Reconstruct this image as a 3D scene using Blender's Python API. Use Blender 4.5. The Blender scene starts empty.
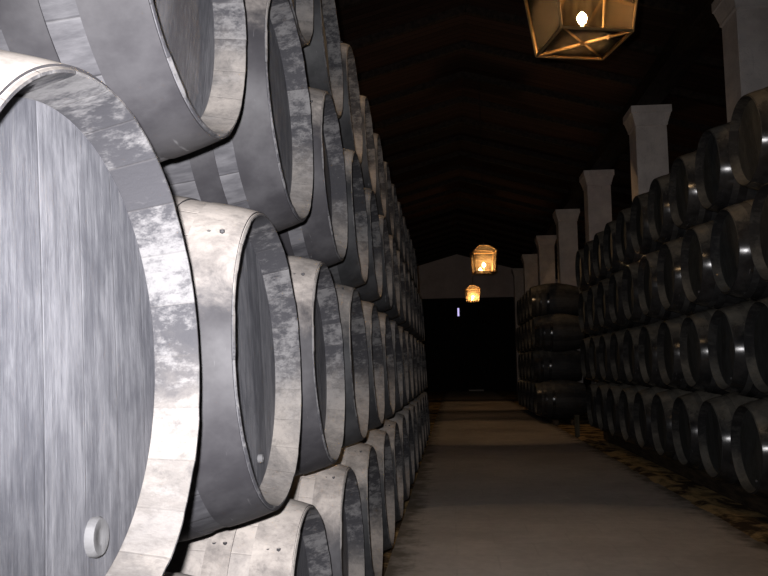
import bpy, bmesh, math, random
from mathutils import Vector, Matrix
random.seed(11)
scene = bpy.context.scene
COL = scene.collection
PI = math.pi
FLOOR = -1.42            # floor height, the camera is the origin

# ------------------------------------------------------------------ camera
F_PX, YAW, PITCH, ROLL = 802.2, math.radians(4.78), math.radians(5.74), math.radians(0.78)
cp, sp = math.cos(PITCH), math.sin(PITCH)
cy, sy = math.cos(YAW), math.sin(YAW)
fwd = Vector((-sy*cp, cy*cp, sp)); r0 = Vector((cy, sy, 0)); u0 = r0.cross(fwd)
right = math.cos(ROLL)*r0 - math.sin(ROLL)*u0
up = math.sin(ROLL)*r0 + math.cos(ROLL)*u0
cam_rot = Matrix((right, up, -fwd)).transposed().to_4x4()
cam = bpy.data.cameras.new('camera'); cam.sensor_width = 36; cam.lens = F_PX/768*36
cam.clip_start = 0.02; cam.clip_end = 300
camo = bpy.data.objects.new('camera', cam); COL.objects.link(camo)
camo.matrix_world = cam_rot
scene.camera = camo

# ------------------------------------------------------------------ helpers
def link(name, bm, mats, parent=None, smooth=True):
    me = bpy.data.meshes.new(name)
    bmesh.ops.recalc_face_normals(bm, faces=bm.faces)
    bm.to_mesh(me); bm.free()
    if not isinstance(mats, (list, tuple)): mats = [mats]
    for m in mats: me.materials.append(m)
    for p in me.polygons: p.use_smooth = smooth
    if smooth: me.set_sharp_from_angle(angle=math.radians(35))
    o = bpy.data.objects.new(name, me); COL.objects.link(o)
    if parent is not None: o.parent = parent
    return o
def tag(o, label, cat, group=None):
    o['label'] = label; o['category'] = cat
    if group: o['group'] = group
    return o
def struct(o): o['kind'] = 'structure'; return o
def empty(name, loc): 
    o = bpy.data.objects.new(name, None); COL.objects.link(o); o.location = loc; o.empty_display_size = .1
    return o
def add_box(bm, x0, x1, y0, y1, z0, z1, mi=0, bev=0):
    v = [bm.verts.new((x, y, z)) for x in (x0, x1) for y in (y0, y1) for z in (z0, z1)]
    fs = [bm.faces.new([v[i] for i in q]) for q in ((0,1,3,2),(4,6,7,5),(0,4,5,1),(2,3,7,6),(0,2,6,4),(1,5,7,3))]
    for f in fs: f.material_index = mi
    if bev:
        es = {e for f in fs for e in f.edges}
        bmesh.ops.bevel(bm, geom=list(es), offset=bev, segments=2, affect='EDGES')
def add_lathe(bm, prof, n, axis='X', close=False, mids=None, jit=None):
    """prof: list of (axial, radius); revolve round the axis"""
    rings = []
    for k, (a, r) in enumerate(prof):
        ring = []
        for i in range(n):
            t = 2*PI*i/n
            rr = r + (jit(k, i) if jit else 0)
            c, s = rr*math.cos(t), rr*math.sin(t)
            ring.append(bm.verts.new((a, c, s) if axis == 'X' else (c, s, a)))
        rings.append(ring)
    m = len(rings)
    for k in range(m if close else m-1):
        A, B = rings[k], rings[(k+1) % m]
        for i in range(n):
            f = bm.faces.new((A[i], A[(i+1) % n], B[(i+1) % n], B[i]))
            if mids: f.material_index = mids[k]
    return rings
def add_bar(bm, p, q, w, d=None):
    """square bar from p to q"""
    p, q = Vector(p), Vector(q); d = d or w
    t = (q-p).normalized()
    a = t.cross(Vector((0,0,1))); a = a.normalized() if a.length > 1e-4 else Vector((1,0,0))
    b = t.cross(a)
    vs = [bm.verts.new(e + a*i*w/2 + b*j*d/2) for e in (p, q) for i, j in ((-1,-1),(1,-1),(1,1),(-1,1))]
    for f in ((3,2,1,0),(4,5,6,7),(0,1,5,4),(1,2,6,5),(2,3,7,6),(3,0,4,7)): bm.faces.new([vs[i] for i in f])
def add_tube(bm, p, q, r, n=8):
    p, q = Vector(p), Vector(q); t = (q-p).normalized()
    a = t.orthogonal().normalized(); b = t.cross(a)
    R = [[bm.verts.new(e + (a*math.cos(2*PI*i/n) + b*math.sin(2*PI*i/n))*r) for i in range(n)] for e in (p, q)]
    for i in range(n): bm.faces.new((R[0][i], R[0][(i+1)%n], R[1][(i+1)%n], R[1][i]))
    bm.faces.new(R[0][::-1]); bm.faces.new(R[1])

# ------------------------------------------------------------------ materials
class NT:
    def __init__(s, name):
        s.m = bpy.data.materials.new(name); s.m.use_nodes = True
        s.t = s.m.node_tree; s.t.nodes.clear()
        s.out = s.n('ShaderNodeOutputMaterial')
    def n(s, k, **kw):
        x = s.t.nodes.new(k)
        for a, b in kw.items(): setattr(x, a, b)
        return x
    def l(s, a, b): s.t.links.new(a, b)
    def setin(s, sock, v):
        if isinstance(v, bpy.types.NodeSocket): s.l(v, sock)
        elif isinstance(v, (tuple, list)) and len(v) == 3 and sock.type == 'RGBA': sock.default_value = (*v, 1)
        else: sock.default_value = v
    def math(s, op, a, b=0.0, c=None, clamp=False):
        x = s.n('ShaderNodeMath', operation=op, use_clamp=clamp)
        s.setin(x.inputs[0], a); s.setin(x.inputs[1], b)
        if c is not None: s.setin(x.inputs[2], c)
        return x.outputs[0]
    def vmath(s, op, a, b):
        x = s.n('ShaderNodeVectorMath', operation=op); s.setin(x.inputs[0], a); s.setin(x.inputs[1], b); return x.outputs[0]
    def noise(s, vec, scale, detail=4, rough=.55, dist=0):
        x = s.n('ShaderNodeTexNoise'); s.l(vec, x.inputs['Vector'])
        x.inputs['Scale'].default_value = scale; x.inputs['Detail'].default_value = detail
        x.inputs['Roughness'].default_value = rough; x.inputs['Distortion'].default_value = dist
        return x.outputs['Fac']
    def mix(s, f, a, b):
        x = s.n('ShaderNodeMix', data_type='RGBA'); s.setin(x.inputs[0], f); s.setin(x.inputs[6], a); s.setin(x.inputs[7], b)
        return x.outputs[2]
    def ramp(s, f, lo, hi, a=0., b=1.):
        x = s.n('ShaderNodeMapRange', interpolation_type='SMOOTHSTEP'); s.setin(x.inputs[0], f)
        x.inputs[1].default_value = lo; x.inputs[2].default_value = hi; x.inputs[3].default_value = a; x.inputs[4].default_value = b
        return x.outputs[0]
    def coords(s, kind='Object', rnd=True):
        c = s.n('ShaderNodeTexCoord').outputs[kind]
        s.raw = c
        if rnd:
            s.rand = s.n('ShaderNodeObjectInfo').outputs['Random']
            k = s.n('ShaderNodeCombineXYZ'); s.l(s.math('MULTIPLY', s.rand, 37.), k.inputs[0]); s.l(s.math('MULTIPLY', s.rand, 91.), k.inputs[1]); s.l(s.math('MULTIPLY', s.rand, 53.), k.inputs[2])
            c = s.vmath('ADD', c, k.outputs[0])
        return c
    def sep(s, v):
        x = s.n('ShaderNodeSeparateXYZ'); s.l(v, x.inputs[0]); return x.outputs
    def bsdf(s, col, rough=.6, metal=0., spec=.5, bump=None, bstr=.3, bdist=.01):
        b = s.n('ShaderNodeBsdfPrincipled')
        s.setin(b.inputs['Base Color'], col); s.setin(b.inputs['Roughness'], rough); s.setin(b.inputs['Metallic'], metal)
        s.setin(b.inputs['Specular IOR Level'], spec)
        if bump is not None:
            k = s.n('ShaderNodeBump'); s.l(bump, k.inputs['Height']); k.inputs['Strength'].default_value = bstr; k.inputs['Distance'].default_value = bdist
            s.l(k.outputs[0], b.inputs['Normal'])
        s.l(b.outputs[0], s.out.inputs[0]); return b

DUST = (.50, .455, .42)
def dust_mask(s, vec, lo=.12, hi=.8, amt=.5):
    """dust settles on faces that look up"""
    nz = s.sep(s.n('ShaderNodeNewGeometry').outputs['Normal'])[2]
    blot = s.noise(vec, 11, 7, .68, .4)
    fine = s.noise(vec, 60, 3, .6)
    v = s.math('ADD', nz, s.math('MULTIPLY', s.math('SUBTRACT', blot, .5), amt))
    m = s.ramp(v, lo, hi)
    m = s.math('MULTIPLY', m, s.ramp(fine, .2, .5, .7, 1.))
    m = s.math('MULTIPLY', m, s.ramp(s.noise(vec, 4.5, 7, .7, .3), .36, .6, .5, 1.))
    return m
def stave_nodes(s, N=24):
    x, y, z = s.sep(s.raw)
    a = s.math('MULTIPLY', s.math('ADD', s.math('ARCTAN2', z, y), PI), N/(2*PI))
    fr = s.math('FRACT', a)
    d = s.math('MINIMUM', fr, s.math('SUBTRACT', 1., fr))
    line = s.ramp(d, .0, .035, 1., 0.)
    wn = s.n('ShaderNodeTexWhiteNoise', noise_dimensions='2D')
    k = s.n('ShaderNodeCombineXYZ'); s.l(s.math('FLOOR', a), k.inputs[0]); s.l(s.math('MULTIPLY', s.rand, 40.), k.inputs[1])
    s.l(k.outputs[0], wn.inputs['Vector'])
    return line, wn.outputs['Value']

def mat_staves(name, ca, cb, dust, dlo=.15, dhi=.85):
    s = NT(name); c = s.coords()
    line, tone = stave_nodes(s)
    mp = s.vmath('MULTIPLY', c, (3., 22., 22.))
    grain = s.noise(mp, 1.6, 6, .62)
    big = s.noise(c, 3.2, 4, .6)
    f = s.math('ADD', s.math('MULTIPLY', grain, .55), s.math('ADD', s.math('MULTIPLY', big, .45), s.math('MULTIPLY', s.math('SUBTRACT', tone, .5), .22)))
    col = s.mix(s.ramp(f, .3, .72), ca, cb)
    col = s.mix(s.math('MULTIPLY', line, .35), col, (.02, .019, .018))
    d = dust_mask(s, c, dlo, dhi, .7)
    spots = s.ramp(s.noise(c, 17, 3, .5), .66, .74)
    col = s.mix(d, col, s.mix(s.math('MULTIPLY', spots, .5), dust, tuple(v*.42 for v in dust)))
    h = s.math('SUBTRACT', grain, s.math('MULTIPLY', line, .8))
    s.bsdf(col, .62, 0, .35, h, .35, .004); return s.m
def mat_chime(name, ca, cb, dust):
    s = NT(name); c = s.coords()
    line, tone = stave_nodes(s)
    blot = s.noise(s.vmath('MULTIPLY', c, (.6, 1., 1.)), 30, 9, .78, .0); pat = s.noise(c, 8, 3, .5)
    f = s.math('ADD', s.math('MULTIPLY', blot, .75), s.math('ADD', s.math('MULTIPLY', pat, .3), s.math('MULTIPLY', s.math('SUBTRACT', tone, .5), .13)))
    col = s.mix(s.ramp(f, .47, .63), ca, cb)
    d = dust_mask(s, c, -.05, .6, .7)
    scuff = s.ramp(s.noise(c, 34, 6, .7), .5, .72)
    col = s.mix(d, col, s.mix(s.math('MULTIPLY', scuff, .55), dust, tuple(v*.5 for v in dust)))
    col = s.mix(s.math('MULTIPLY', line, .18), col, (.06, .055, .05))
    s.bsdf(col, .75, 0, .2, s.math('SUBTRACT', blot, s.math('MULTIPLY', line, .25)), .5, .004); return s.m
def mat_head(name, ca, cb, cs):
    s = NT(name); c = s.coords()
    x, y, z = s.sep(s.raw)
    a = s.math('MULTIPLY', s.math('ADD', y, .41), 1/.117)
    fr = s.math('FRACT', a); dd = s.math('MINIMUM', fr, s.math('SUBTRACT', 1., fr))
    line = s.ramp(dd, 0., .03, 1., 0.)
    wn = s.n('ShaderNodeTexWhiteNoise', noise_dimensions='2D')
    k = s.n('ShaderNodeCombineXYZ'); s.l(s.math('FLOOR', a), k.inputs[0]); s.l(s.math('MULTIPLY', s.rand, 40.), k.inputs[1]); s.l(k.outputs[0], wn.inputs['Vector'])
    grain = s.noise(s.vmath('MULTIPLY', c, (10., 46., 4.5)), 1.9, 9, .74)
    blot = s.noise(s.vmath('MULTIPLY', c, (4., 11., 5.)), 1.6, 7, .68, .5)
    streak = s.ramp(s.noise(s.vmath('MULTIPLY', c, (6., 70., 3.)), 1.0, 5, .6), .60, .78)
    f = s.math('ADD', s.math('MULTIPLY', grain, .55), s.math('ADD', s.math('MULTIPLY', blot, .5), s.math('MULTIPLY', s.math('SUBTRACT', wn.outputs['Value'], .5), .14)))
    col = s.mix(s.ramp(f, .36, .74), ca, cb)
    col = s.mix(s.math('MULTIPLY', streak, .45), col, cs)
    col = s.mix(s.math('MULTIPLY', line, .10), col, (.035, .034, .036))
    s.bsdf(col, .7, 0, .3, s.math('SUBTRACT', grain, s.math('MULTIPLY', line, .3)), .4, .004); return s.m
def mat_hoop(name, ca, cb, dust, r0, spec):
    s = NT(name); c = s.coords()
    blot = s.noise(c, 6, 5, .6); fine = s.noise(c, 45, 4, .6)
    col = s.mix(s.ramp(blot, .35, .7), ca, cb)
    scr = s.ramp(s.noise(s.vmath('MULTIPLY', c, (60., 6., 8.)), 1.3, 3, .5), .68, .76)
    col = s.mix(s.math('MULTIPLY', scr, .35), col, (.28, .28, .29))
    d = dust_mask(s, c, .2, .9, .75)
    col = s.mix(d, col, dust)
    rough = s.math('ADD', s.math('MULTIPLY', fine, .12), s.math('ADD', r0, s.math('MULTIPLY', d, .3)))
    s.bsdf(col, rough, .0, spec, fine, .15, .002); return s.m
def mat_bung():
    s = NT('bung_wood'); c = s.coords()
    f = s.noise(s.vmath('MULTIPLY', c, (10, 60, 12)), 1.5, 5, .6)
    s.bsdf(s.mix(f, (.06, .06, .064), (.15, .15, .155)), .75, 0, .25, f, .4, .003); return s.m
def mat_plaster(name, a, b, sc=2.5, streak=True):
    s = NT(name); c = s.coords('Object')
    n = s.noise(c, sc, 6, .6); fine = s.noise(c, 28, 4, .6)
    f = s.ramp(n, .35, .68)
    col = s.mix(f, a, b)
    if streak:
        st = s.ramp(s.noise(s.vmath('MULTIPLY', c, (7., 7., .8)), 1.2, 4, .6), .6, .75)
        col = s.mix(s.math('MULTIPLY', st, .35), col, tuple(v*.55 for v in a))
        crack = s.ramp(s.math('ABSOLUTE', s.math('SUBTRACT', s.noise(c, 3.1, 5, .7, .6), .5)), 0., .006, 1., 0.)
        col = s.mix(s.math('MULTIPLY', crack, .4), col, tuple(v*.35 for v in a))
    s.bsdf(col, .85, 0, .2, fine, .25, .01); return s.m
def mat_plain_wood(name, a, b, scl=(2., 14., 14.)):
    s = NT(name); c = s.coords()
    g = s.noise(s.vmath('MULTIPLY', c, scl), 1.5, 6, .6)
    s.bsdf(s.mix(s.ramp(g, .3, .7), a, b), .75, 0, .25, g, .4, .006); return s.m
def mat_path():
    s = NT('worn_stone_path'); c = s.coords('Object', False)
    n = s.noise(c, 1.1, 6, .6); f2 = s.noise(c, 11, 5, .65)
    x, y, z = s.sep(c)
    br = s.n('ShaderNodeTexBrick'); s.l(s.vmath('ADD', s.vmath('MULTIPLY', c, (1, 1, 1)), s.vmath('MULTIPLY', c, (0, 0, 0))), br.inputs['Vector'])
    br.inputs['Scale'].default_value = 1.; br.inputs['Mortar Size'].default_value = .008; br.inputs['Brick Width'].default_value = .62; br.inputs['Row Height'].default_value = .42
    br.inputs['Color1'].default_value = (.45, .45, .45, 1); br.inputs['Color2'].default_value = (.55, .55, .55, 1); br.inputs['Mortar'].default_value = (0, 0, 0, 1)
    bv = s.sep(br.outputs['Color'])[0]
    f = s.math('ADD', s.math('MULTIPLY', n, .6), s.math('ADD', s.math('MULTIPLY', f2, .35), s.math('MULTIPLY', s.math('SUBTRACT', bv, .5), .12)))
    col = s.mix(s.ramp(f, .3, .7), (.48, .44, .41), (.68, .63, .585))
    # yellow sand trodden on to the edges of the path
    ex = s.math('ABSOLUTE', s.math('SUBTRACT', x, .98))
    e = s.ramp(s.math('ADD', ex, s.math('MULTIPLY', s.math('SUBTRACT', s.noise(c, 3.5, 5, .65), .5), .8)), 1.22, 1.5)
    col = s.mix(s.math('MULTIPLY', e, .8), col, (.10, .085, .06))
    s.bsdf(col, .8, 0, .25, f, .3, .01); return s.m
def mat_sand():
    s = NT('ochre_sand'); c = s.coords('Object', False)
    n = s.noise(c, 2.6, 6, .65, .4); f = s.noise(c, 30, 5, .7)
    col = s.mix(s.ramp(n, .40, .60), (.085, .06, .04), (.72, .52, .25))
    col = s.mix(s.ramp(f, .3, .8), col, s.mix(.4, col, (.03, .025, .02)))
    s.bsdf(col, .95, 0, .1, f, .6, .02); return s.m
def mat_roof():
    s = NT('dark_roof_boards'); c = s.coords('Object', False)
    x, y, z = s.sep(c)
    fr = s.math('FRACT', s.math('MULTIPLY', y, 5.)); line = s.ramp(s.math('MINIMUM', fr, s.math('SUBTRACT', 1., fr)), 0, .08, 1, 0)
    wn = s.n('ShaderNodeTexWhiteNoise', noise_dimensions='1D'); s.l(s.math('FLOOR', s.math('MULTIPLY', y, 5.)), wn.inputs['W'])
    g = s.noise(s.vmath('MULTIPLY', c, (1.5, 20., 1.5)), 1.2, 5, .6)
    col = s.mix(s.math('ADD', s.math('MULTIPLY', g, .6), s.math('MULTIPLY', wn.outputs['Value'], .4)), (.02, .011, .009), (.08, .043, .033))
    col = s.mix(s.math('MULTIPLY', line, .8), col, (.004, .003, .003))
    s.bsdf(col, .85, 0, .15, s.math('SUBTRACT', g, line), .5, .01); return s.m
def mat_metal(name, col, rough=.35, metal=1.):
    s = NT(name); c = s.coords(); n = s.noise(c, 20, 4, .6)
    s.bsdf(s.mix(n, tuple(v*.6 for v in col), col), s.math('ADD', rough, s.math('MULTIPLY', n, .2)), metal, .5); return s.m
def mat_glass(name, lo, hi):
    s = NT(name); c = s.coords()
    n = s.noise(s.vmath('MULTIPLY', c, (14., 14., 3.)), 2., 5, .65)
    tr = s.n('ShaderNodeBsdfTransparent'); tr.inputs[0].default_value = (.97, .93, .86, 1)
    gl = s.n('ShaderNodeBsdfGlossy'); gl.inputs['Roughness'].default_value = .05; gl.inputs[0].default_value = (1, .95, .9, 1)
    df = s.n('ShaderNodeBsdfTranslucent'); df.inputs[0].default_value = (.8, .55, .27, 1)
    fr = s.n('ShaderNodeFresnel'); fr.inputs[0].default_value = 1.45
    m1 = s.n('ShaderNodeMixShader'); s.l(s.ramp(n, .3, .75, lo, hi), m1.inputs[0]); s.l(tr.outputs[0], m1.inputs[1]); s.l(df.outputs[0], m1.inputs[2])
    m2 = s.n('ShaderNodeMixShader'); s.l(fr.outputs[0], m2.inputs[0]); s.l(m1.outputs[0], m2.inputs[1]); s.l(gl.outputs[0], m2.inputs[2])
    s.l(m2.outputs[0], s.out.inputs[0]); return s.m
def mat_emit(name, col, st):
    s = NT(name); e = s.n('ShaderNodeEmission'); e.inputs[0].default_value = (*col, 1); e.inputs[1].default_value = st
    s.l(e.outputs[0], s.out.inputs[0]); return s.m

DUST2 = (.20, .185, .155)
GREY = dict(stave=mat_staves('grey_stave_wood', (.036, .036, .042), (.125, .124, .134), DUST),
            chime=mat_chime('grey_chime_wood', (.036, .036, .041), (.128, .126, .130), (.235, .216, .20)),
            head=mat_head('grey_head_wood', (.058, .060, .071), (.165, .167, .183), (.23, .23, .235)),
            hoop=mat_hoop('dusty_iron_hoop', (.029, .028, .032), (.056, .055, .060), DUST, .55, .25))
DARK = dict(stave=mat_staves('falloff_dark_stave_wood', (.022, .023, .025), (.075, .076, .080), (.40, .365, .335)),  # darker copy of GREY for barrels farther back, flash falloff put into the colour
            chime=mat_chime('falloff_dark_chime_wood', (.022, .022, .025), (.095, .094, .095), (.26, .235, .215)),
            head=mat_head('falloff_dark_head_wood', (.034, .036, .042), (.10, .103, .112), (.15, .15, .155)),
            hoop=mat_hoop('falloff_dark_iron_hoop', (.020, .021, .023), (.042, .043, .046), (.36, .33, .305), .5, .25))
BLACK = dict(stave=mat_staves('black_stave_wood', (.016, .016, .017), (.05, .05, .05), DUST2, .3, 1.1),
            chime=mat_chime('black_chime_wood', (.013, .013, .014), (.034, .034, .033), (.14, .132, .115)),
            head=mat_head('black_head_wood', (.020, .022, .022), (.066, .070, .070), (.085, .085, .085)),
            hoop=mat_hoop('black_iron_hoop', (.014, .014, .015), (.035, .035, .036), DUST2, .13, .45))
M_BUNG = mat_bung()
M_PILLAR = mat_plaster('whitewashed_plaster', (.72, .665, .645), (.88, .82, .79))
M_GABLE = mat_plaster('grey_gable_plaster', (.74, .65, .64), (.86, .77, .76), 1.2, False)
M_DARKWALL = mat_plaster('dark_cellar_wall', (.035, .03, .028), (.06, .05, .045), 1.2, False)
M_DOOR = mat_plain_wood('black_door_boards', (.006, .006, .008), (.02, .018, .02), (9., 9., 1.))
M_BEAM = mat_plain_wood('dark_beam_wood', (.012, .008, .006), (.04, .026, .02), (8., 2., 8.))
M_RUNNER = mat_plain_wood('runner_wood', (.03, .022, .016), (.10, .075, .05), (14., 2., 14.))
M_WEDGE = mat_plain_wood('wedge_wood', (.09, .04, .025), (.20, .10, .06), (14., 4., 14.))
M_POST = mat_plain_wood('post_wood', (.04, .035, .022), (.09, .08, .05), (20., 20., 2.))
M_PATH, M_SAND, M_ROOF = mat_path(), mat_sand(), mat_roof()
M_BRASS = mat_metal('aged_brass', (.62, .42, .20), .35)
M_CHAIN = mat_metal('dark_chain_iron', (.10, .08, .07), .5)
M_CLEAR = mat_glass('clear_lantern_glass', .0004, .006); M_AMBER = mat_glass('dusty_amber_glass', .012, .07); M_PALE = mat_glass('pale_amber_glass', .05, .14)
M_CANDLE = mat_plaster('ivory_candle_tube', (.6, .5, .36), (.7, .6, .45), 8, False)

# ------------------------------------------------------------------ barrels
BAR_L = 1.22
def prof_r(x, Rh, Rb):                       # outer radius at x (0 = front rim, -L = back)
    t = (x + BAR_L/2)/(BAR_L/2)
    return Rb - (Rb-Rh)*abs(t)**1.9
HOOPS = [(-.006, -.118), (-.175, -.245), (-.375, -.445)]
HOOPS = HOOPS + [(-BAR_L-b, -BAR_L-a) for a, b in HOOPS]
REC, THK = .072, .027
class Kit:
    """the shared meshes of one size of barrel"""
    def __init__(k, Rh, Rb, n, M, br=.012):
        jr = [random.uniform(-.0007, .0007) for _ in range(24)]
        jx = [random.uniform(-.002, .001) for _ in range(24)]
        per = n//24 if n >= 24 else 1
        def st(i): return min(23, i*24//n)
        bm = bmesh.new()
        P = [(-BAR_L, Rh-THK)] + [(-BAR_L + BAR_L*j/22, prof_r(-BAR_L+BAR_L*j/22, Rh, Rb)) for j in range(23)]
        P[-1] = (-.004, prof_r(-.004, Rh, Rb)); 
        P += [(0., Rh-.002), (0., Rh-.006), (-.003, Rh-.008), (-REC-.02, Rh-THK-.003), (-REC-.045, Rh-THK-.03)]
        nb = len(P)
        mids = [0]*(nb-1)
        for j in range(nb-6, nb-1): mids[j] = 1
        rings = add_lathe(bm, P, n, mids=mids, jit=lambda q, i: jr[st(i)] if 1 <= q else 0)
        for q in (nb-5, nb-4, nb-3):
            for i, v in enumerate(rings[q]): v.co.x += jx[st(i)]
        c = bm.verts.new((-BAR_L, 0, 0))
        for i in range(n): bm.faces.new((c, rings[0][(i+1)%n], rings[0][i]))
        k.staves = link('staves', bm, [M['stave'], M['chime']]).data
        # head: a round of boards set into the groove, slightly dished
        bm = bmesh.new(); Ri = Rh-THK-.003
        rr = [Ri*j/6 for j in range(1, 7)]
        front = []
        for r in rr: front.append([bm.verts.new((-REC - .004*(r/Ri)**2, r*math.cos(2*PI*i/n), r*math.sin(2*PI*i/n))) for i in range(n)])
        c0 = bm.verts.new((-REC, 0, 0))
        for i in range(n): bm.faces.new((c0, front[0][i], front[0][(i+1)%n]))
        for a, b in zip(front, front[1:]):
            for i in range(n): bm.faces.new((a[i], b[i], b[(i+1)%n], a[(i+1)%n]))
        back = [bm.verts.new((-REC-.03, v.co.y, v.co.z)) for v in front[-1]]
        for i in range(n): bm.faces.new((front[-1][i], back[i], back[(i+1)%n], front[-1][(i+1)%n]))
        bm.faces.new(back[::-1])
        k.head = link('head', bm, M['head']).data
        k.hoops = []
        for a, b in HOOPS:
            bm = bmesh.new(); xs = [b + (a-b)*j/4 for j in range(5)]
            out = [(x, prof_r(x, Rh, Rb)+.0045) for x in xs]
            out[0] = (xs[0], out[0][1]-.001); out[-1] = (xs[-1], out[-1][1]-.001)
            inn = [(x, prof_r(x, Rh, Rb)-.004) for x in xs[::-1]]
            add_lathe(bm, out+inn, n, close=True)
            # lapped end and two rivets where the hoop closes
            mid = (a+b)/2; R = prof_r(mid, Rh, Rb)+.005
            for dx in (-.02, .02):
                bmesh.ops.create_icosphere(bm, subdivisions=1, radius=.007, matrix=Matrix.Translation((mid+dx*.8, R*math.cos(2.3), R*math.sin(2.3))))
            k.hoops.append(link('hoop', bm, M['hoop']).data)
        bm = bmesh.new()
        by, bz = .078, -.265
        R = add_lathe(bm, [(-REC-.006, br), (-REC+.006, br), (-REC+.0105, br*.9), (-REC+.010, br*.45), (-REC+.008, br*.35)], 20)
        bm.faces.new(R[-1])
        for v in bm.verts: v.co.y += by; v.co.z += bz
        k.bung = link('bung', bm, M_BUNG).data
        # remove the makers
        for o in [o for o in COL.objects if o.name.split('.')[0] in ('staves', 'head', 'hoop', 'bung')]: bpy.data.objects.remove(o)
        # far barrels: the same shapes in one mesh
        bm = bmesh.new(); mats = [M['stave'], M['chime'], M['head'], M['hoop']]
        for me, off in [(k.staves, 0), (k.head, 2)] + [(h, 3) for h in k.hoops[:3]]:
            s0 = len(bm.faces); bm.from_mesh(me); bm.faces.ensure_lookup_table()
            for f in bm.faces[s0:]: f.material_index = (f.material_index + off) if off == 0 else off
        me = bpy.data.meshes.new('wine_barrel'); bm.to_mesh(me); bm.free()
        for m in mats: me.materials.append(m)
        for p in me.polygons: p.use_smooth = True
        me.set_sharp_from_angle(angle=math.radians(35)); k.whole = me

def place(kit, x, y, z, facing, tilt, spin, label, group, parts=True):
    """facing +1: front looks to +x, -1: to -x; tilt raises the front; spin turns it on its axis"""
    rot = Matrix.Rotation(0 if facing > 0 else PI, 4, 'Z') @ Matrix.Rotation(-tilt, 4, 'Y') @ Matrix.Rotation(spin, 4, 'X')
    if not parts:
        o = bpy.data.objects.new('wine_barrel', kit.whole); COL.objects.link(o)
    else:
        o = empty('wine_barrel', (0, 0, 0))
        for nm, me in [('staves', kit.staves), ('head', kit.head)] + [('hoop', h) for h in kit.hoops] + [('bung', kit.bung)]:
            c = bpy.data.objects.new(nm, me); COL.objects.link(c); c.parent = hd if nm == 'bung' else o
            if nm == 'head': hd = c
            if nm == 'bung': c['label'] = 'round wooden bung low on the head'
    o.matrix_world = Matrix.Translation((x, y, z)) @ rot
    tag(o, label, 'barrel', group); return o

ORD = 'zeroth first second third fourth fifth sixth seventh eighth ninth tenth eleventh twelfth thirteenth fourteenth fifteenth sixteenth'.split()
TIER = ['bottom', 'second', 'third', 'top']
BIGB = Kit(.380, .4845, 120, GREY, .029)
NEAR = Kit(.380, .4845, 120, GREY); MID = Kit(.380, .4845, 72, DARK)  # MID: same barrels, colours dimmed to stand in for weaker flash light
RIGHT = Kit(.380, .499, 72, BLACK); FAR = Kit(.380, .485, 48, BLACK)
TL = math.radians(2.85)
left_tiers = [(-.445, -.817, 1.58, 14), (-.466, .030, 1.08, 14), (-.512, .877, 1.58, 14), (-.598, 1.728, 3.10, 12)]
for t, (hx, hz, y0, cnt) in enumerate(left_tiers):
    for i in range(cnt):
        y = y0 + 1.0*i
        n = i+1 if t else i
        spin = random.uniform(-.35, .35)
        if t == 1 and i < 3: spin = (0, .02, -.05)[i]
        if t == 0 and i == 0: label = 'grey barrel in the bottom tier directly under the largest pale barrel'
        elif t == 1 and i == 0: label = 'largest, nearest barrel with pale scratched grey head, cream dusty top and round bung'
        elif t == 1 and i == 1: label = 'dusty barrel directly beside the largest one, pink-beige dust on its top'
        elif t == 2 and i == 0: label = 'banded barrel above and between the two largest barrels, cut off by the top edge'
        else: label = f'dusty grey barrel, {TIER[t]} tier of the dusty near stack, {ORD[n]} from the camera'
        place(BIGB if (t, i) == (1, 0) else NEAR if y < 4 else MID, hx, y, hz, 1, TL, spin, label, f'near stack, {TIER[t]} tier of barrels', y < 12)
right_tiers = [(2.56, -.75, 7.43, 9), (2.555, .137, 6.925, 10), (2.47, 1.016, 7.43, 9), (2.52, 1.892, 6.925, 10)]
for t, (hx, hz, y0, cnt) in enumerate(right_tiers):
    for i in range(-1, cnt):
        y = y0 + 1.01*i
        label = f'black barrel, {TIER[t]} tier of the stack before the pillars, {ORD[i+2]} from its near end'
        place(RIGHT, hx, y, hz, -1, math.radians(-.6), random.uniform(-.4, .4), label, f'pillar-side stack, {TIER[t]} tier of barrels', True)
for t in range(4):
    for i in range(6 - (t % 2)):
        y = 20.7 + 1.04*i + (.52 if t % 2 else 0)
        hz = -.82 + .835*t
        if i == 0: label = f'black barrel seen side-on at near end of far stack, {TIER[t]} tier'
        else: label = f'dark barrel in the far stack jutting into the aisle, {TIER[t]} tier, {ORD[i+1]} along'
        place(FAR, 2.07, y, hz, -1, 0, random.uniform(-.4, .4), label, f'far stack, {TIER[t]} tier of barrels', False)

# runner beams that carry the bottom tiers
def runner(x, y0, y1, top, label):
    bm = bmesh.new(); add_box(bm, -.07, .07, 0, y1-y0, 0, top-FLOOR+.012, bev=.008)
    o = link('runner_beam', bm, M_RUNNER, smooth=False); o.location = (x, y0, FLOOR-.012)
    tag(o, label, 'beam', 'timber runners under the barrels')
def under(hx, hz, d, Rb, f, tilt): # lowest point of a bottom-tier barrel at distance d behind its front
    return min(hz - e*math.sin(tilt) - (prof_r(-e, .38, Rb)+.0045)*math.cos(tilt) for e in [k*.05 for k in range(25)]) + .003
for d, w in ((.42, 'front'), (.86, 'rear')):
    runner(-.445-d, 1.0, 15.2, under(0, -.817, d, .4845, 1, TL)-.006, f'dark timber runner on the floor under the near stack, {w} one of two')
    runner(2.56+d, 5.8, 16.2, under(0, -.75, d, .499, -1, math.radians(-.6))-.006, f'dark timber runner under the pillar-side stack, {w} one of two')
    runner(2.07+d, 20.1, 26.6, under(0, -.82, d, .485, -1, 0)-.006, f'dark timber runner under the far stack, {w} one of two')
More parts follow.
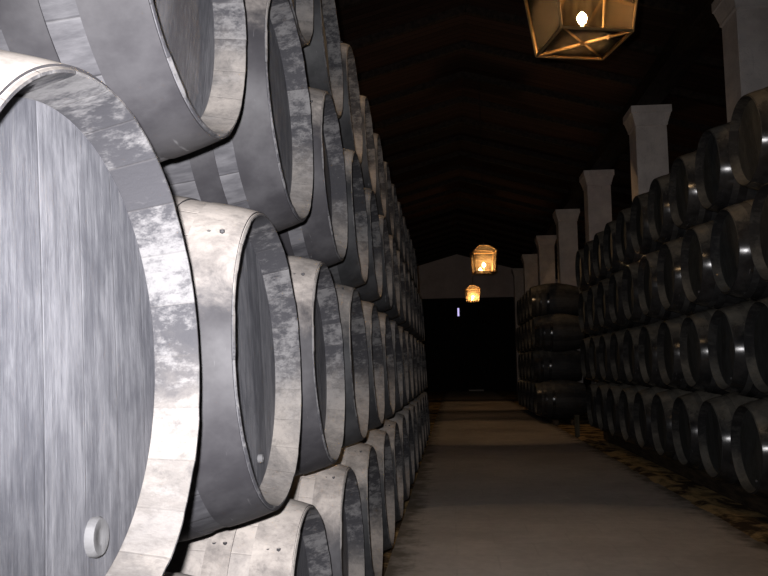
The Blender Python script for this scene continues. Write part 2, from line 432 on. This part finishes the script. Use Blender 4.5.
# wedges on the front runner between the bottom barrels by the pillars
wt = under(0, -.75, .42, .499, -1, math.radians(-.6))-.006
for i in range(8):
    y = 6.955 + 1.01*i
    bm = bmesh.new()
    w = random.uniform(.10, .13); h = random.uniform(.085, .10)
    v = [bm.verts.new(p) for p in ((-.05,-w,0),(.05,-w,0),(.05,w,0),(-.05,w,0),(-.05,-.05,h),(.05,-.05,h),(.05,.05,h),(-.05,.05,h))]
    for f in ((3,2,1,0),(4,5,6,7),(0,1,5,4),(1,2,6,5),(2,3,7,6),(3,0,4,7)): bm.faces.new([v[k] for k in f])
    bmesh.ops.bevel(bm, geom=list(bm.edges), offset=.006, segments=1, affect='EDGES')
    o = link('wooden_wedge', bm, M_WEDGE, smooth=False); o.location = (2.98, y, wt)
    tag(o, f'reddish wedge between bottom barrels of the black stack, {ORD[i+1]} gap along', 'wedge', 'wedges between bottom barrels')
# short post at the far corner of the pillar-side stack
post = empty('wooden_post', (2.47, 16.6, FLOOR))
bm = bmesh.new(); add_box(bm, -.045, .045, -.045, .045, -.01, .40, bev=.008); link('shaft', bm, M_POST, post, False)
bm = bmesh.new(); add_box(bm, -.055, .055, -.055, .055, .40, .44, bev=.012); link('cap', bm, M_POST, post, False)
tag(post, 'short wooden post standing at the path edge where the black stack ends', 'post')

# ------------------------------------------------------------------ setting
Y0, Y1 = -5.0, 49.0
bm = bmesh.new()
nx, ny = 60, 280
XS = [-2.3 + (9.3+2.3)*i/nx for i in range(nx+1)]
g = [[None]*(ny+1) for _ in XS]
rs = random.Random(4)
for i, x in enumerate(XS):
    for j in range(ny+1):
        y = Y0 + (Y1-Y0)*j/ny
        z = FLOOR - .02
        if 2.35 < x < 2.88 and 4 < y < 17: z += rs.uniform(-.005, .06)
        g[i][j] = bm.verts.new((x, y, z))
for i in range(nx):
    for j in range(ny): bm.faces.new((g[i][j], g[i+1][j], g[i+1][j+1], g[i][j+1]))
struct(link('ground', bm, M_SAND))
bm = bmesh.new(); add_box(bm, -.50, 2.44, Y0, Y1, FLOOR-.06, FLOOR)
struct(link('floor', bm, M_PATH, smooth=False))
def wall(name, x0, x1, y0, y1, z0, z1, m):
    bm = bmesh.new(); add_box(bm, x0, x1, y0, y1, z0, z1); return struct(link(name, bm, m, smooth=False))
RX, RZ, SL = .40, 6.98, .28                  # ridge and slope of the roof
def roof_z(x): return RZ - SL*abs(x-RX)
wall('wall_left', -2.5, -2.3, Y0, Y1, FLOOR-.1, roof_z(-2.3), M_DARKWALL)
wall('wall_right', 9.3, 9.5, Y0, Y1, FLOOR-.1, roof_z(9.3), M_DARKWALL)
wall('wall_back', -2.5, 9.5, Y0-.2, Y0, FLOOR-.1, RZ, M_DARKWALL)
bm = bmesh.new()
for xa, xb in ((-2.5, RX), (RX, 9.5)):
    a = [(xa, Y0-.2, roof_z(xa)), (xb, Y0-.2, roof_z(xb)), (xb, Y1+.4, roof_z(xb)), (xa, Y1+.4, roof_z(xa))]
    lo = [bm.verts.new(p) for p in a]; hi = [bm.verts.new((p[0], p[1], p[2]+.12)) for p in a]
    bm.faces.new(lo); bm.faces.new(hi[::-1])
    for k in range(4): bm.faces.new((lo[k], hi[k], hi[(k+1)%4], lo[(k+1)%4]))
struct(link('ceiling', bm, M_ROOF, smooth=False))
for k in range(28):                          # rafters
    y = 1.0 + 1.75*k
    bm = bmesh.new()
    for xa, xb in ((-2.29, RX), (9.29, RX)):
        add_bar(bm, (xa, 0, roof_z(xa)-.075), (xb, 0, roof_z(xb)-.075), .10, .15)
    o = struct(link('rafter', bm, M_BEAM, smooth=False)); o.location = (0, y, 0)
# end wall: grey gable over a tall dark timber door with a slit of daylight
GB = 4.32
bm = bmesh.new()
pts = [(-2.3, GB), (9.3, GB), (9.3, roof_z(9.3)), (RX, RZ), (-2.3, roof_z(-2.3))]
fr_ = [bm.verts.new((x, Y1, z)) for x, z in pts]; bk = [bm.verts.new((x, Y1+.3, z)) for x, z in pts]
bm.faces.new(fr_); bm.faces.new(bk[::-1])
for k in range(5): bm.faces.new((fr_[k], bk[k], bk[(k+1)%5], fr_[(k+1)%5]))
struct(link('wall_end', bm, M_GABLE, smooth=False))
wall('trim_1', -2.3, 4.2, Y1-.10, Y1, GB-.10, GB+.02, M_GABLE)
bm = bmesh.new()
SX, SZ0, SZ1 = .43, 3.12, 3.62               # the slit
for x0, x1, z0, z1 in ((-2.3, SX-.055, FLOOR-.1, GB), (SX+.055, 9.3, FLOOR-.1, GB), (SX-.055, SX+.055, FLOOR-.1, SZ0), (SX-.055, SX+.055, SZ1, GB)):
    add_box(bm, x0, x1, Y1+.02, Y1+.2, z0, z1)
struct(link('door_1', bm, M_DOOR, smooth=False))
wall('window_1', SX-.055, SX+.055, Y1+.10, Y1+.12, SZ0, SZ1, mat_emit('daylight_slit', (.62, .55, 1.), 1.0))
wall('trim_2', .95, 1.85, Y1-.12, Y1+.02, FLOOR-.02, FLOOR+.09, mat_plaster('pale_door_sill', (.5, .5, .5), (.7, .7, .7), 3, False))

# pillars
for k in range(7):
    y = 11.3 + 5.55*k; x = (4.12, 3.95, 3.86, 3.78, 3.69, 3.58, 3.52)[k]; w = .64; H = 5.42
    root = empty('pillar', (x+w/2, y+w/2, FLOOR)); hh = H-FLOOR
    bm = bmesh.new(); add_box(bm, -w/2, w/2, -w/2, w/2, -.02, hh-.42, bev=.012); link('shaft', bm, M_PILLAR, root, False)
    bm = bmesh.new()
    prof = [(-.42, 0), (-.40, .02), (-.36, .02), (-.33, .03), (-.24, .055), (-.16, .08), (-.15, .095), (-.0, .095)]
    rg = []
    for dz, e in prof:
        h = w/2+e; rg.append([bm.verts.new((sx*h, s2*h, hh+dz)) for sx, s2 in ((-1,-1),(1,-1),(1,1),(-1,1))])
    for a, b in zip(rg, rg[1:]):
        for i in range(4): bm.faces.new((a[i], a[(i+1)%4], b[(i+1)%4], b[i]))
    bm.faces.new(rg[0][::-1]); bm.faces.new(rg[-1])
    link('capital', bm, M_PILLAR, root, False)
    lab = ['tall whitewashed square pillar nearest the camera, its capital cut by the top edge',
           'whitewashed square pillar with flared capital, second nearest behind the black barrels',
           'whitewashed pillar with flared capital, third in the row behind the black barrels',
           'whitewashed pillar rising just behind the far stack, lit amber along one edge',
           'whitewashed pillar over the far stack, fifth of the row from the camera',
           'whitewashed pillar deep in the cellar, sixth of the row from the camera',
           'whitewashed pillar farthest down the row, close to the gable wall'][k]
    tag(root, lab, 'pillar', 'white pillars of the cellar'); 
wall('trim_3', 3.95, 4.45, Y0, Y1, 5.422, 5.74, M_BEAM)

# ------------------------------------------------------------------ lanterns
M_BULB = mat_emit('lit_bulb', (1., .70, .42), 1250.)
def lantern(loc, rz, s0, s1, h, label, ceil, M_GLASS):
    root = empty('hanging_lantern', loc); root.rotation_euler = (0, 0, rz)
    a, b = s0/2, s1/2; t = .014
    lo = [Vector((sx*a, s2*a, 0)) for sx, s2 in ((-1,-1),(1,-1),(1,1),(-1,1))]
    hi = [Vector((sx*b, s2*b, h)) for sx, s2 in ((-1,-1),(1,-1),(1,1),(-1,1))]
    rt = [Vector((sx*.10, s2*.10, h+.14)) for sx, s2 in ((-1,-1),(1,-1),(1,1),(-1,1))]
    bm = bmesh.new()
    for k in range(4):
        n = (k+1) % 4
        add_bar(bm, lo[k], lo[n], t); add_bar(bm, hi[k], hi[n], t*1.15); add_bar(bm, lo[k], hi[k], t); add_bar(bm, hi[k], rt[k], t*.8); add_bar(bm, rt[k], rt[n], t)
    link('frame', bm, M_BRASS, root, False)
    bm = bmesh.new(); add_bar(bm, lo[0]+Vector((0,0,.004)), lo[2]+Vector((0,0,.004)), .007); add_bar(bm, lo[1]+Vector((0,0,-.004)), lo[3]+Vector((0,0,-.004)), .007)
    link('cross_bar', bm, M_BRASS, root, False)
    def pane(q, nm='glass_pane'):
        bm = bmesh.new(); q = [Vector(p) for p in q]
        nrm = (q[1]-q[0]).cross(q[2]-q[0]).normalized()*.0015
        f = [bm.verts.new(p+nrm) for p in q]; r = [bm.verts.new(p-nrm) for p in q]
        bm.faces.new(f); bm.faces.new(r[::-1])
        for k in range(len(q)): bm.faces.new((f[k], r[k], r[(k+1)%len(q)], f[(k+1)%len(q)]))
        link(nm, bm, M_GLASS, root, False)
    for k in range(4):
        n = (k+1) % 4
        pane((lo[k], lo[n], hi[n], hi[k])); pane((hi[k], hi[n], rt[n], rt[k]), 'roof_pane')
    pane(lo, 'bottom_pane')
    bm = bmesh.new(); add_box(bm, -.105, .105, -.105, .105, h+.14, h+.155, bev=.004)
    add_lathe(bm, [(h+.155, .045), (h+.175, .035), (h+.195, .012), (h+.215, .012)], 16, 'Z'); link('top_cap', bm, M_BRASS, root)
    bm = bmesh.new(); add_tube(bm, (a*.5, -a*.55, 0), (a*.5, -a*.55, -.02), .008); link('latch', bm, M_BRASS, root)
    # candle tube on a cross strut, with the bulb
    bm = bmesh.new(); R = add_lathe(bm, [(.02, .012), (.055, .013), (.06, .022), (.066, .022), (.068, .013), (.135, .013)], 14, 'Z'); bm.faces.new(R[-1]); bm.faces.new(R[0][::-1])
    add_bar(bm, (-a*.99, 0, .02), (a*.99, 0, .02), .008); holder = link('candle_holder', bm, M_CANDLE, root)
    bm = bmesh.new(); R = add_lathe(bm, [(.136, .012), (.150, .022), (.168, .030), (.186, .027), (.205, .014), (.215, .004)], 16, 'Z'); bm.faces.new(R[-1]); bm.faces.new(R[0][::-1])
    link('bulb', bm, M_BULB, holder)
    # chain: links alternate, up to the roof
    bm = bmesh.new(); z = h+.21; top = ceil-loc[2]; k = 0
    while z < top-.05:
        ln = .075
        for sgn in (-1, 1):
            o = Vector((sgn*.011, 0, 0)) if k % 2 else Vector((0, sgn*.011, 0))
            add_tube(bm, Vector((0,0,z))+o, Vector((0,0,z+ln))+o, .0035, 5)
        for zz in (z, z+ln):
            o = Vector((.0135, 0, 0)) if k % 2 else Vector((0, .0135, 0))
            add_tube(bm, Vector((0,0,zz))-o, Vector((0,0,zz))+o, .0035, 5)
        z += ln-.007; k += 1
    add_tube(bm, (0,0,z-.01), (0,0,top-.002), .004, 6)
    link('chain', bm, M_CHAIN, root)
    tag(root, label, 'lantern', 'lanterns hanging over the aisle')
def ray(u, v): return (right*(u-384) + up*(288-v) + fwd*F_PX).normalized()
def at_y(u, v, y): d = ray(u, v); return d*(y/d.y)
p1 = at_y(583, 44, 5.15); p2 = at_y(484, 272.5, 18.5); p3 = at_y(473, 301.5, 30.7)
lantern(p1, math.radians(13), .47, .585, .48, 'large glass lantern hanging closest, cut off by the top edge, bulb glowing', roof_z(p1.x), M_CLEAR)
lantern(p2, math.radians(7), .46, .54, .48, 'amber-lit hanging lantern, upper of the two small ones down the aisle', roof_z(p2.x), M_AMBER)
lantern(p3, math.radians(3), .46, .54, .48, 'smallest, brightest hanging lantern at the far end of the aisle', roof_z(p3.x), M_PALE)

# ------------------------------------------------------------------ light
fl = bpy.data.lights.new('camera_flash', 'SPOT'); fl.energy = 720; fl.spot_size = math.radians(80); fl.spot_blend = 1.0
fl.shadow_soft_size = .012; fl.color = (1., .97, .98)
fo = bpy.data.objects.new('camera_flash', fl); COL.objects.link(fo)
fo.matrix_world = Matrix.Translation(right*-.045 + up*.055 + fwd*.03) @ cam_rot
w = bpy.data.worlds.new('world'); scene.world = w; w.use_nodes = True
w.node_tree.nodes['Background'].inputs[0].default_value = (.8, .85, 1, 1); w.node_tree.nodes['Background'].inputs[1].default_value = .02
scene.view_settings.view_transform = 'Standard'; scene.view_settings.look = 'None'
scene.view_settings.exposure = 0.0; scene.view_settings.gamma = 1.0; scene.view_settings.use_curve_mapping = False
